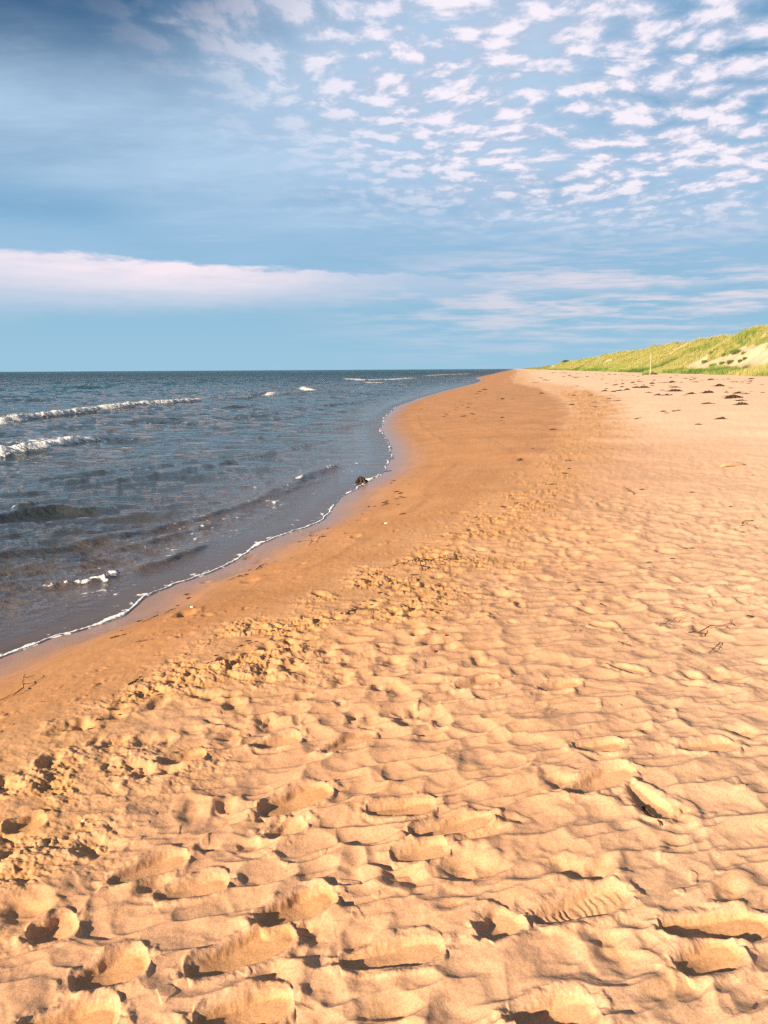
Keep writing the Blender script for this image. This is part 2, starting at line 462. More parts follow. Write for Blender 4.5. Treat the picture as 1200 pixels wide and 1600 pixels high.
def sand_material():
    m, nt, b = material('beach_sand', (0.5, 0.35, 0.2), 0.9, 0.15)
    P = objco(nt)
    wet, crust, fresh, dist = attr(nt, 'wet'), attr(nt, 'crust'), attr(nt, 'fresh'), attr(nt, 'shore')
    n1 = noise(nt, P, 0.8, 5, 0.6); n2 = noise(nt, P, 14, 5, 0.65); n3 = noise(nt, P, 260, 3, 0.7); n4 = noise(nt, P, 0.12, 4, 0.6)
    dry = mixc(nt, n1.ss(0.3, 0.7), (0.56, 0.312, 0.182), (0.62, 0.368, 0.228))
    dry = mixc(nt, n2.ss(0.45, 0.8) * 0.35, dry, (0.54, 0.31, 0.155))
    dry = mixc(nt, n4.ss(0.35, 0.65) * 0.35, dry, (0.57, 0.335, 0.175))
    dry = mixc(nt, (dist + n4 * 8.0 - 4.0).ss(3.0, 9.0) * 0.9, dry, (0.78, 0.55, 0.395))
    damp = mixc(nt, n2.ss(0.3, 0.7), (0.46, 0.235, 0.090), (0.58, 0.320, 0.150))
    wetc = mixc(nt, n1.ss(0.3, 0.7), (0.42, 0.200, 0.078), (0.50, 0.255, 0.110))
    wetc = mixc(nt, n2.ss(0.5, 0.75) * 0.3, wetc, (0.50, 0.275, 0.13))
    soak = (1.0 - dist.ss(0.05, 1.15)) * dist.ss(-0.3, 0.0)
    wetc = mixc(nt, soak * 0.8, wetc, (0.235, 0.115, 0.055))
    lines = noise(nt, xyz(nt, dist * 5.0 + n1 * 1.5, n4 * 6.0, 0.0), 1.0, 5, 0.7).ss(0.50, 0.68)
    wetc = mixc(nt, lines * 0.45, wetc, (0.30, 0.135, 0.055))
    c = mixc(nt, (crust * 0.6 + fresh * 0.8).mn(1.0), dry, damp)
    c = mixc(nt, wet * (0.85 + n2 * 0.15), c, wetc)
    sp = mixc(nt, (n3 * 0.5 + noise(nt, P, 110, 3, 0.7) * 0.5).ss(0.38, 0.60), (0.66, 0.62, 0.58), (1.0, 1.0, 1.0))
    c = mixc(nt, 0.75, c, sp, 'MULTIPLY')
    # tiny dark shell and weed crumbs lying in the sand
    vo = nt.nodes.new('ShaderNodeTexVoronoi'); vo.inputs['Scale'].default_value = 9.0; nt.links.new(P, vo.inputs['Vector'])
    spk = (1.0 - G(nt, vo.outputs['Distance']).ss(0.03, 0.06)) * noise(nt, P, 1.7, 3).ss(0.5, 0.62)
    c = mixc(nt, spk * 0.7, c, (0.10, 0.05, 0.03))
    nt.links.new(c, b.inputs['Base Color'])
    rg = 0.92 - soak * 0.46 - wet * 0.22
    nt.links.new(rg.s, b.inputs['Roughness'])
    nt.links.new((soak * 0.35 + 0.12).s, b.inputs['Specular IOR Level'])
    h = noise(nt, P, 110, 5, 0.75) * 0.7 + n3 * 0.35
    bump(nt, b, h * (1.0 - soak * 0.85), 0.32, 0.006)
    return m


def mesh_obj(name, co, faces, mat, smooth=True, parent=None, tris=False):
    me = bpy.data.meshes.new(name)
    co = np.asarray(co, np.float32); faces = np.asarray(faces, np.int32)
    k = faces.shape[1]
    me.vertices.add(len(co)); me.vertices.foreach_set('co', co.ravel())
    me.loops.add(faces.size); me.loops.foreach_set('vertex_index', faces.ravel())
    me.polygons.add(len(faces)); me.polygons.foreach_set('loop_start', np.arange(0, faces.size, k, dtype=np.int32))
    me.polygons.foreach_set('use_smooth', np.full(len(faces), smooth))
    me.update(calc_edges=True)
    me.materials.append(mat)
    o = bpy.data.objects.new(name, me); COL.objects.link(o)
    if parent: o.parent = parent
    return o


def add_attr(o, name, v):
    a = o.data.attributes.new(name, 'FLOAT', 'POINT'); a.data.foreach_set('value', np.asarray(v, np.float32).ravel())


def tag(o, label=None, cat=None, group=None, kind=None):
    if label: o['label'] = label
    if cat: o['category'] = cat
    if group: o['group'] = group
    if kind: o['kind'] = kind
    return o


def grid_faces(nr, nc, wrap=False):
    i = np.arange(nr - 1)[:, None]; j = np.arange(nc if wrap else nc - 1)[None, :]
    j2 = (j + 1) % nc
    return np.stack([i * nc + j + 0 * i, i * nc + j2 + 0 * i, (i + 1) * nc + j2, (i + 1) * nc + j], -1).reshape(-1, 4)


def polar(radii, az_deg):
    a = np.radians(az_deg)
    return radii[:, None] * np.sin(a)[None], radii[:, None] * np.cos(a)[None]


# ------------------------------------------------------------------ beach
def azimuths(lo, hi, n):
    fine_ = np.linspace(lo, hi, n)
    coarse = np.concatenate([np.linspace(hi, hi + 25, 50)[1:], np.linspace(hi + 25, lo + 360 - 25, 60)[1:-1], np.linspace(lo + 360 - 25, lo + 360, 50)[:-1]])
    return np.concatenate([fine_, coarse])


r_a = np.linspace(0.02, 1.35, 60)[:-1]
inv = np.linspace(1 / 1.35, 1 / 140.0, 1080)
r_b = 1 / inv
r_c = np.geomspace(141, 30000, 60)
azs = azimuths(-32, 32, 960)
X, Y = polar(np.concatenate([r_a, r_b, r_c]), azs)
Z, wet, crust, fresh, dshore = sand(X.ravel(), Y.ravel())
Z = Z.reshape(X.shape)
beach = mesh_obj('beach', np.stack([X, Y, Z], -1).reshape(-1, 3), grid_faces(X.shape[0], X.shape[1], True)[:, ::-1], sand_material())
for n_, v_ in (('wet', wet), ('crust', crust), ('fresh', fresh), ('shore', np.clip(dshore, -5, 50))): add_attr(beach, n_, v_)
tag(beach, 'wide sandy beach with ripples, footprints and a darker wet strip by the water', 'beach', None, 'structure')
del X, Y, Z


# ------------------------------------------------------------------ sea
def poly_dist(x, y, pts):
    """unsigned distance, running parameter 0..1 and side of a polyline given on the water"""
    P = np.array([at(a, b, 0.0) for a, b in pts])
    L = np.concatenate([[0], np.cumsum(np.linalg.norm(np.diff(P, axis=0), axis=1))])
    best = np.full(x.shape, 1e9); t_ = np.zeros(x.shape); sd_ = np.zeros(x.shape)
    for i in range(len(P) - 1):
        v = P[i + 1] - P[i]; l2 = v @ v
        t = np.clip(((x - P[i, 0]) * v[0] + (y - P[i, 1]) * v[1]) / l2, 0, 1)
        ex, ey = x - P[i, 0] - t * v[0], y - P[i, 1] - t * v[1]
        dd = ex * ex + ey * ey
        m = dd < best
        best = np.where(m, dd, best); t_ = np.where(m, (L[i] + t * math.sqrt(l2)) / L[-1], t_)
        sd_ = np.where(m, np.sign(v[0] * ey - v[1] * ex), sd_)      # + on the left of travel
    return np.sqrt(best), t_, sd_


# (pixels of the crest from left to right, height, foam, width of the face, trail of foam behind)
BREAKERS = [([(-160, 682), (0, 661), (80, 650), (160, 641), (230, 634), (300, 627), (322, 624)], .26, 1.0, .50, 1.2),
            ([(-120, 735), (0, 714), (60, 706), (110, 694), (160, 687)], .22, .95, .40, 3.0),
            ([(160, 687), (250, 672), (330, 660), (420, 646), (520, 632), (600, 622)], .08, .10, .5, .6),
            ([(330, 622), (360, 623), (405, 621)], .12, .45, .5, 1.5), ([(412, 619), (430, 617)], .25, .9, .7, .5),
            ([(468, 608), (490, 611)], .25, .9, .8, .8),
            ([(536, 592), (570, 595), (610, 594), (650, 591)], .25, .9, 1.4, 2.5), ([(565, 598), (600, 600)], .2, .6, .8, .6),
            ([(655, 588), (690, 586), (740, 584)], .2, .8, 2.0, 2.0), ([(620, 603), (650, 602)], .2, .5, .6, .4),
            ([(-60, 825), (0, 814), (40, 806), (90, 800), (130, 801), (170, 803)], .11, .08, .20, .1), ([(20, 800), (55, 801)], .10, .5, .14, .1),
            ([(60, 843), (110, 836), (180, 832)], .05, .05, .12, .05), ([(-60, 885), (80, 862), (200, 838), (330, 807), (430, 776), (530, 742)], .045, .10, .10, .06), ([(-40, 778), (120, 765), (260, 745), (400, 715), (520, 686)], .055, .06, .15, .1),
             ([(-40, 905), (100, 880), (240, 848), (330, 822)], .03, .14, .07, .05), ([(0, 760), (180, 740), (330, 716)], .055, .06, .16, .1), ([(380, 690), (480, 672), (580, 660)], .05, .12, .2, .1), ([(230, 748), (280, 745), (330, 746)], .06, .0, .18, .1),
            ([(100, 757), (140, 755)], .05, .0, .2, .1),
            ([(395, 782), (430, 771), (460, 758), (482, 747), (500, 738), (528, 731)], .085, .15, .17, .1), ([(462, 756), (480, 749)], .05, .62, .09, .08),
            ([(508, 735), (524, 731)], .05, .6, .10, .1), ([(410, 784), (436, 786)], .02, .5, .08, .12),
            ([(210, 893), (260, 879), (300, 864), (325, 853)], .05, .12, .10, .1), ([(50, 921), (100, 916), (150, 909), (190, 900)], .045, .6, .05, .05),
            ([(140, 904), (172, 909)], .02, .9, .05, .03), ([(300, 828), (350, 816), (400, 803)], .03, .05, .12, .1),
            ([(170, 898), (184, 896)], .03, 1.0, .07, .03)]


def build_sea():
    rr_ = [3.2]
    while rr_[-1] < 2000: rr_.append(rr_[-1] + min(max(rr_[-1] ** 2 / (EYE * 739) * 0.9, .012), max(0.45, rr_[-1] * 0.006)))
    radii = np.concatenate([np.array(rr_), np.geomspace(2050, 30000, 60)])
    az = np.concatenate([np.linspace(-32, 14, 760), np.linspace(14, 30, 25)[1:], np.linspace(-130, -32, 140)[:-1] + 360])
    az = np.sort(np.where(az > 180, az - 360, az))
    x, y = polar(radii, az)
    d = -coast_dist(x, y)                      # positive seaward
    r = np.sqrt(x * x + y * y)
    cell = np.maximum(np.minimum(r * r / (EYE * 739), np.maximum(0.45, r * 0.006)), r * 0.0011)        # size of a mesh cell
    shallow = sst(d, 0.1, 3.0)
    h = np.zeros_like(x)
    # chop, each band fading where the mesh can no longer carry it
    th0 = R(-62)
    for i, (lam, amp) in enumerate([(7, .070), (3.6, .065), (2.0, .070), (1.15, .048), (.62, .032), (.34, .018), (.18, .010)]):
        th = th0 + 0.35 * math.sin(i * 2.1)
        ux = x * math.cos(th) + y * math.sin(th); uy = -x * math.sin(th) + y * math.cos(th)
        wv = fbm(x / lam * 0.35, y / lam * 0.35, 2, 200 + i)
        n = 1 - 2.0 * np.abs(perlin(ux / lam * 1.8 + wv * 0.5, uy / lam * 0.8 + wv * 0.4, 210 + i))
        fade = 1 / (1 + (cell / (lam * 0.30)) ** 4)
        depth = sst(d, 0.25, lam * 1.6 + 0.9)
        patch = 0.55 + 0.8 * sst(fbm(x * 0.07, y * 0.05, 2, 230), -0.4, 0.4)
        h += (0.72 if lam < 1.5 else 1.0) * amp * (n - 0.3) * fade * depth * patch
    for i, (lam, amp) in enumerate([(16, .16), (8, .15), (4.5, .10)]):
        th = th0 + 0.25 * math.sin(i * 2.9 + 1)
        ux = x * math.cos(th) + y * math.sin(th); uy = -x * math.sin(th) + y * math.cos(th)
        n = 1 - 2.0 * np.abs(perlin(ux / lam * 1.5 + 3, uy / lam * 0.7, 280 + i))
        h += amp * (n - .4) * sst(d, 16, 40) / (1 + (cell / (lam * 0.3)) ** 4)
    h += 0.012 * sst(d, .2, 2) * fbm(x * 0.5, y * 0.8, 2, 240)
    foam = np.zeros_like(x)
    for pts, hh, fo, wd, trail in BREAKERS:
        dd, t, side = poly_dist(x, y, pts)
        m = dd < max(6 * wd, trail * 3)
        wob = perlin(x[m] * 1.2 / wd * .4, y[m] * .5 / wd * .4, 250)
        s = dd[m] * side[m] + wob * wd * 0.45                     # + seaward
        taper = np.sqrt(np.clip(np.minimum(t[m], 1 - t[m]) * 6 + 0.02, 0, 1))
        prof = np.where(s < 0, np.exp(-(s / (wd * 0.55)) ** 2), np.exp(-(s / (wd * 1.9)) ** 2))
        lump = 1 + 0.28 * fbm(x[m] / wd * 1.1, y[m] / wd * 1.1, 4, 251, .6) * (1 if fo > .3 else .4)
        h[m] += hh * (.80 if fo < .3 or hh < .1 else .8) * prof * taper * lump
        f = np.where(s < 0, np.exp(-(s / (wd * 0.9)) ** 2), np.exp(-(s / max(trail, wd * .5)) ** 2) * (0.50 if trail > 1 else .7) + 0.5 * np.exp(-(s / (wd * .5)) ** 2))
        foam[m] = np.maximum(foam[m], fo * np.clip(f, 0, 1) * taper)
    # thin foam streaks in the backwash
    st = ridged(x * 2.2 + y * 0.9, y * 4.0 - x * 1.5, 3, 260)
    foam = np.maximum(foam, 0.55 * sst(st, 1.0, 1.5) * sst(d, 0.05, 0.3) * (1 - sst(d, 1.6, 3.2)) * (r < 20) * sst(perlin(x, y * 1.3, 262), -0.2, 0.3))
    st2 = ridged(x * 0.6 + 4, y * 1.1, 3, 264)
    foam = np.maximum(foam, 0.40 * sst(st2, 1.0, 1.5) * sst(d, 3, 7) * (1 - sst(d, 14, 25)))
    lace = fbm(x * 9, y * 9, 3, 270)
    foam = np.maximum(foam, (0.75 * sst(lace, -0.1, 0.7) * np.exp(-np.clip(d, 0, 9) / 0.26) * (r < 45)))
    z = h * sst(d, -0.3, 0.6) + 0.006
    z = np.where(d < 0, z - 0.02 * np.clip(-d, 0, 1) * 3, z)
    F = grid_faces(x.shape[0], x.shape[1])[:, ::-1]
    keep = (d.ravel()[F] > -0.8).any(1)
    F = F[keep]
    used = np.unique(F); remap = np.full(x.size, -1, np.int64); remap[used] = np.arange(len(used))
    co = np.stack([x, y, z], -1).reshape(-1, 3)[used]
    # material
    m, nt, b = material('sea_water', (0.03, 0.07, 0.09), 0.06, 0.5)
    b.inputs['IOR'].default_value = 1.33
    P = objco(nt)
    dep, fo = attr(nt, 'shore'), attr(nt, 'foam')
    sp = nt.nodes.new('ShaderNodeSeparateXYZ'); nt.links.new(P, sp.inputs[0])
    gx, gy = G(nt, sp.outputs[0]), G(nt, sp.outputs[1])
    dist = (gx * gx + gy * gy)._m('SQRT')
    big = noise(nt, P, 0.12, 4, 0.6)
    cA = mixc(nt, (dep + big * 2.0 - 1.0).ss(0.2, 4.0), (0.098, 0.080, 0.078), (0.034, 0.040, 0.042))
    cB = mixc(nt, (dep + big * 16.0 - 8.0).ss(14.0, 45.0), cA, (0.005, 0.058, 0.080))
    wn = noise(nt, P, 0.9, 5, 0.65); fn = noise(nt, P, 5.0, 8, 0.78, 0.6)
    fmask = (fo * 1.25 + (fn - 0.5) * 2.6 - 0.30).ss(0.26, 0.50) * fo.ss(0.02, 0.15)
    nt.links.new((0.5 - dist.ss(50, 260) * 0.34).s, b.inputs['Specular IOR Level'])
    # a few distant whitecaps
    col = mixc(nt, fmask, cB, (0.72, 0.72, 0.72))
    nt.links.new(col, b.inputs['Base Color'])
    nt.links.new((0.04 + dist.ss(30, 400) * 0.22 + fmask * 0.7).mn(0.9).s, b.inputs['Roughness'])
    # ripples beneath the mesh's own resolution
    mpn = nt.nodes.new('ShaderNodeMapping'); mpn.inputs['Rotation'].default_value = (0, 0, R(28)); mpn.inputs['Scale'].default_value = (1, 1.9, 1); nt.links.new(P, mpn.inputs['Vector'])
    r1 = noise(nt, mpn.outputs[0], 6.0, 5, 0.6); r2 = noise(nt, mpn.outputs[0], 1.1, 5, 0.62); r3 = noise(nt, mpn.outputs[0], 0.28, 4, 0.6)
    n1 = bump(nt, b, r1 * (1.0 - dist.ss(8, 60)) * dep.ss(0.1, 1.2), 1.0, 0.05)
    n2 = bump(nt, b, r2 * dist.ss(10, 50), 1.0, 1.0, n1)
    n3 = bump(nt, b, r3 * dist.ss(50, 200), 1.0, 6.0, n2)
    # thin film at the very edge lets the wet sand through
    tr = nt.nodes.new('ShaderNodeBsdfTransparent'); mx = nt.nodes.new('ShaderNodeMixShader')
    al = (dep.ss(-0.05, 0.9) * 0.35 + 0.65)
    nt.links.new(al.mx(fmask).s, mx.inputs[0]); nt.links.new(tr.outputs[0], mx.inputs[1]); nt.links.new(b.outputs[0], mx.inputs[2])
    nt.links.new(mx.outputs[0], nt.nodes['Material Output'].inputs['Surface'])
    o = mesh_obj('sea', co, remap[F], m)
    add_attr(o, 'shore', np.clip(d, -5, 200).ravel()[used]); add_attr(o, 'foam', foam.ravel()[used])
    tag(o, 'choppy blue-grey sea with small white breakers rolling in', 'sea', None, 'structure')


build_sea()


def build_foam_edge():
    """raised lace of foam where the last wave stopped"""
    pts = []
    i0 = 1
    P = np.stack([SX, SY], 1)
    P = P[(P[:, 1] > -3) & (P[:, 1] < 45)]
    first = np.array([[float(xs_(np.array([2.0]))[0]), 2.0]]); P = np.concatenate([first, P])
    seg = np.linalg.norm(np.diff(P, axis=0), axis=1); L = np.concatenate([[0], np.cumsum(seg)])
    s = np.concatenate([np.arange(0, min(14, L[-1]), 0.012), np.arange(14, L[-1], 0.04)])
    x = np.interp(s, L, P[:, 0]); y = np.interp(s, L, P[:, 1])
    for _ in range(3):          # settle onto the noisy waterline
        e = 0.02
        d0 = coast_dist(x, y); gx = (coast_dist(x + e, y) - d0) / e; gy = (coast_dist(x, y + e) - d0) / e
        g2 = np.maximum(gx * gx + gy * gy, 0.3)
        x = x - d0 * gx / g2 * 0.9; y = y - d0 * gy / g2 * 0.9
    tx = np.gradient(x); ty = np.gradient(y); n = np.sqrt(tx * tx + ty * ty); nx, ny = ty / n, -tx / n     # inland
    w = 0.011 * (1 + 0.9 * fbm(s * 2.3, s * 0, 4, 301)) + 0.10 * np.clip(perlin(s * 1.4, s * 0 + 5, 302) - 0.15, 0, 1)
    w = np.clip(w, 0.003, 0.085) * (1 + np.minimum(s, 14) * 0.012) * np.where(s > 14, 0.6, 1)
    gap = sst(perlin(s * 0.5 + 3, s * 0, 303), -0.55, -0.25)
    gap = np.where(s > 14, gap * sst(perlin(s * 0.9, s * 0 + 2, 305), -0.1, 0.2), gap)
    w = w * gap + 0.001
    k = 9
    prof = np.linspace(-1, 1, k)
    wob = 0.35 * w * perlin(s * 6, s * 0, 304)
    X = x[:, None] + nx[:, None] * (prof[None] * w[:, None] + wob[:, None]); Y = y[:, None] + ny[:, None] * (prof[None] * w[:, None] + wob[:, None])
    zb = np.maximum(base_z(X, Y), 0.0) + 0.004
    hh = 0.018 * np.sqrt(np.clip(1 - prof[None] ** 2, 0, 1)) * (0.7 + 0.5 * perlin(X * 25, Y * 25, 306)) * (0.4 + w[:, None] * 12)
    Z = zb + np.clip(hh, 0, 0.05) * gap[:, None] - 0.006 * (np.abs(prof[None]) > 0.99)
    m, nt, b = material('foam', (0.82, 0.82, 0.82), 0.5, 0.4)
    bump(nt, b, noise(nt, objco(nt), 120, 4, 0.7), 0.6, 0.006)
    b.inputs['Subsurface Weight'].default_value = 0.0
    o = mesh_obj('shore_foam', np.stack([X, Y, Z], -1).reshape(-1, 3), grid_faces(len(s), k), m)
    tag(o, 'thin white line of foam along the edge of the water', 'foam', None, 'stuff')


build_foam_edge()

# ------------------------------------------------------------------ dune
def dune_h(a, c):
    """a: metres along the coast, c: metres inland from the toe. height above the toe ground"""
    crest = 6.6 + 0.7 * perlin(a * 0.012, a * 0 + 3, 401) + 0.35 * perlin(a * 0.07, a * 0 + 6, 402)
    crest = crest * (0.45 + 0.55 * (1 - sst(a, 250, 900))) 
    wdt = 17 + 2.5 * perlin(a * 0.03, a * 0, 403)
    t = np.clip((c + 0.6 * perlin(a * .2, c * .2, 404)) / wdt, 0, 1)
    # gentle blowout ramp, steeper vegetated face, rounded crest
    face = 0.25 * t + 0.75 * sst(t, 0.12, 1.02)
    gully = ridged(a * 0.11 + c * 0.035, c * 0.03, 3, 405)
    crest = crest + 1.5 * (1 - sst(a, 85, 150))
    h = crest * face + 1.25 * (gully - 0.75) * sst(t, 0.15, 0.5) * (1 - 0.5 * sst(t, .85, 1)) + 0.22 * fbm(a * 0.5, c * 0.35, 3, 406) * sst(t, .05, .3)
    back = sst(c, wdt, wdt + 30)
    h = h - back * crest * 0.35 + 0.8 * fbm(a * 0.03, c * 0.05, 2, 407) * back
    h = h + 2.6 * np.exp(-((a - 640) / 70.0) ** 2) * np.exp(-((c - 22) / 14.0) ** 2) + 1.0 * np.exp(-((a - 900) / 90.0) ** 2) * np.exp(-((c - 18) / 14.0) ** 2)
    return h


UX = np.array([VX, 1.0]) / math.hypot(VX, 1); NX = np.array([UX[1], -UX[0]])     # along, inland


def dune_xy(a, c):
    return 25.0 + UX[0] * a + NX[0] * c, UX[1] * a + NX[1] * c


def toe_z(a, c):
    x, y = dune_xy(a, c)
    return base_z(x, y, np.full(np.shape(x), 20.0))


def veg_mask(a, c):
    """how grassy the slope is: bare blowout strip low on the near slope, a grass fringe below it"""
    n = fbm(a * 0.10, c * 0.16, 4, 411)
    n2 = fbm(a * 0.5, c * 0.5, 3, 412)
    near_ = 1 - sst(a + n * 8, 126, 142)
    lo = 5.2 - 0.035 * (a - 72); hi = 13.6 - 0.11 * (a - 72)
    bare = near_ * sst(c + n * 0.8 + n2 * .5 - lo, -.5, .5) * (1 - sst(c + n * 1.6 + n2 * 1.0 - hi, -.7, .7))
    fringe_gap = (1 - sst(c + 0.8 * n2, 0.3, 1.1))
    far_toe = sst(a, 90, 130) * (1 - sst(c + n2, 0.0, 0.6))
    v = 1 - np.clip(bare + fringe_gap + far_toe, 0, 1)
    crestbare = sst(n, 0.55, 0.75) * 0.8
    return np.clip(v - crestbare, 0, 1)


def build_dune():
    a = np.concatenate([np.linspace(-60, 40, 60)[:-1], np.geomspace(40, 2500, 900)])
    c = np.concatenate([np.linspace(-1.2, 26, 240), np.linspace(26.5, 120, 40)])
    A, C = np.meshgrid(a, c, indexing='ij')
    x, y = dune_xy(A, C)
    h = dune_h(A, C)
    zt = toe_z(A, np.minimum(C, 0.0))
    z = zt + np.where(C < 0, C * 0.12 - 0.03, h) - 0.03
    veg = veg_mask(A, C)
    m, nt, b = material('dune_ground', (0.5, 0.4, 0.3), 0.95, 0.1)
    P = objco(nt)
    v = attr(nt, 'veg'); tone = attr(nt, 'tone')
    n1 = noise(nt, P, 1.5, 5, 0.65); n2 = noise(nt, P, 8, 4, 0.7)
    sandc = mixc(nt, n1.ss(.3, .7), (0.42, 0.29, 0.195), (0.48, 0.34, 0.235))
    gr = mixc(nt, n1.ss(.3, .7), (0.16, 0.17, 0.045), (0.28, 0.24, 0.08))
    gr = mixc(nt, tone.ss(0.45, 0.75), gr, (0.07, 0.12, 0.03))
    c_ = mixc(nt, (v + (n2 - .5) * .8).ss(0.3, 0.6), sandc, gr)
    nt.links.new(c_, b.inputs['Base Color'])
    bump(nt, b, n2, 0.8, 0.08)
    o = mesh_obj('dune', np.stack([x, y, z], -1).reshape(-1, 3), grid_faces(len(a), len(c))[:, ::-1], m)
    add_attr(o, 'veg', veg.ravel()); add_attr(o, 'tone', grass_tone(A, C).ravel())
    tag(o, 'long sand dune running along the back of the beach', 'dune', None, 'structure')


def grass_tone(a, c):
    """0 straw-yellow .. 1 dark green"""
    g = ridged(a * 0.11 + c * 0.035, c * 0.03, 3, 405)
    return np.clip(0.40 + 0.60 * fbm(a * 0.06, c * 0.10, 4, 421) - 0.30 * g + 0.45 * (1 - sst(c, 2.0, 6.0)) * sst(a, 85, 110), 0, 1)


def blades(rng, bx, by, bz, hgt, wid, lean):
    """leaf blades as bent tapering strips; returns co, faces"""
    n = len(bx)
    an = rng.random(n) * 2 * math.pi
    lx = np.cos(an) * lean * rng.random(n) + 0.28 * lean; ly = np.sin(an) * lean * rng.random(n)
    sx, sy = -np.sin(an + 1.3) * wid / 2, np.cos(an + 1.3) * wid / 2
    def P(t, s, k): return np.stack([bx + lx * hgt * t * t + sx * s * k, by + ly * hgt * t * t + sy * s * k, bz + hgt * (t - 0.18 * lean * t * t)], -1)
    V = np.stack([P(0, 1, 1), P(0, -1, 1), P(0.55, -1, .8), P(0.55, 1, .8), P(1, 0, 0)], 1)
    i = np.arange(n)[:, None] * 5
    F = np.concatenate([i + np.array([[0, 1, 2]]), i + np.array([[0, 2, 3]]), i + np.array([[3, 2, 4]])])
    return V.reshape(-1, 3), F


def grass_material():
    m, nt, b = material('marram_grass', (0.2, 0.22, 0.06), 0.6, 0.2)
    t = attr(nt, 'tone')
    c = mixc(nt, t.ss(0.0, 0.38), (0.32, 0.29, 0.105), (0.18, 0.23, 0.05))
    c = mixc(nt, t.ss(0.38, 0.85), c, (0.045, 0.105, 0.022))
    nt.links.new(c, b.inputs['Base Color'])
    return m


GRASS = grass_material()


def build_grass():
    rng = np.random.default_rng(11)
    N = 340000
    a = 38 * np.exp(rng.random(N) * math.log(620 / 38)); a = np.where(rng.random(N) < .5, a, 50 + 110 * rng.random(N))
    c = rng.random(N) * 24
    keep = (rng.random(N) < np.power(veg_mask(a, c), 1.5)) 
    a, c = a[keep], c[keep]
    # gather in tussocks
    qa, qc = np.round(a / 0.55), np.round(c / 0.55)
    jx = _hash(qa, qc, 7) / 4294967296.0; jy = _hash(qa, qc, 8) / 4294967296.0; jh = _hash(qa, qc, 9) / 4294967296.0
    a = (qa + jx - .5) * 0.55 + rng.normal(size=len(a)) * 0.16; c = (qc + jy - .5) * 0.55 + rng.normal(size=len(a)) * 0.16
    x, y = dune_xy(a, c)
    z = toe_z(a, np.minimum(c, 0.0)) + dune_h(a, c) - 0.08
    far = np.clip(a / 90.0, 1, 5)
    hgt = (0.38 + 0.45 * jh) * (0.7 + 0.5 * rng.random(len(a))) 
    co, F = blades(rng, x, y, z, hgt, 0.022 * far, 0.65)
    o = mesh_obj('dune_grass', co, F, GRASS, False)
    tone = grass_tone(a, c) + 0.14 * (rng.random(len(a)) - .5) + 0.18 * (jh - .5)
    add_attr(o, 'tone', np.repeat(np.clip(tone, 0, 1), 5))
    tag(o, 'yellow-green marram grass covering the dune slope', 'grass', None, 'stuff')


build_dune()
build_grass()


def dune_at(px, py):
    """point on the dune surface seen at a pixel, marched along the view ray"""
    d = ray(px, py)
    for t in np.arange(30, 900, 0.25):
        x, y, z = d.x * t, d.y * t, EYE + d.z * t
        rx, ry = x - 25.0, y
        a = rx * UX[0] + ry * UX[1]; c = rx * NX[0] + ry * NX[1]
        if c < 0:
            g = float(toe_z(np.array([a]), np.array([0.0]))[0])
        else:
            g = float(toe_z(np.array([a]), np.array([0.0]))[0] + dune_h(np.array([a]), np.array([c]))[0])
        if z <= g + 0.0: return x, y, g - 0.03
    return None


# dark bushes on the far hummock
def build_bushes():
    for i, (px, py, w, lab) in enumerate([(868, 563.5, 9.0, 'dark low bush on top of the far hummock of the dune'), (884, 564, 6.0, 'smaller dark bush right of the other on the far hummock')]):
        p = dune_at(px, py + 1.5)
        if not p: continue
        rng = np.random.default_rng(90 + i); n = 1400
        rr = np.sqrt(rng.random(n)) * w * .5; an = rng.random(n) * 6.283
        hz = (1 - (rr / w * 2) ** 2) * w * .18 * rng.random(n)
        co, F = blades(rng, rr * np.cos(an), rr * np.sin(an) * .7, hz - .1, np.full(n, .7), np.full(n, .22), .9)
        o = mesh_obj('bush', co, F, GRASS, False); o.location = p
        add_attr(o, 'tone', np.repeat(np.clip(.85 + .2 * (rng.random(n) - .5), 0, 1), 5)); tag(o, lab, 'bush')


# tussocks standing alone on the bare sand of the dune
TUSS = [(1150, 552, 1.8, 'broad dark green tussock high on the bare sand of the dune'), (1132, 556, .9, 'small tussock just left of the broad dark one on the dune'),
        (1110, 554, .8, 'yellowish tussock at the upper left edge of the bare dune sand'), (1161, 554, .6, 'small straw-coloured tussock right of the broad dark one'),
        (1141, 567, 1.1, 'rounded green tussock low on the bare dune sand above the grass fringe'), (1128, 569, .8, 'narrow upright tussock left of the rounded one on bare dune sand'),
        (1156, 565, .5, 'tiny tussock right of the rounded one on the bare dune sand'), (1114, 573, 1.2, 'low green tussock at the left end of the bare strip by the fringe'),
        (1101, 567, 1.0, 'grey-green tussock near the left end of the bare dune sand'), (1163, 562, .45, 'tiny tussock farthest right on the bare dune sand')]


def build_tussocks():
    for i, (px, py, w, lab) in enumerate(TUSS):
        p = dune_at(px, py)
        if not p: continue
        rng = np.random.default_rng(50 + i)
        n = 420
        rr = np.sqrt(rng.random(n)) * w * 0.5; an = rng.random(n) * 6.283
        co, F = blades(rng, rr * np.cos(an), rr * np.sin(an) * 0.7, np.full(n, -0.1), (0.45 + .25 * w) * (1 - 0.4 * rr / w) * (0.7 + .5 * rng.random(n)), np.full(n, .03), .7)
        o = mesh_obj('grass_tussock', co, F, GRASS, False)
        o.location = p
        add_attr(o, 'tone', np.repeat(np.clip((0.2 if 'straw' in lab or 'yellow' in lab else .62) + .35 * (rng.random(n) - .5), 0, 1), 5))
        tag(o, lab, 'grass tussock', 'tussocks on the bare dune sand')


build_bushes()
build_tussocks()


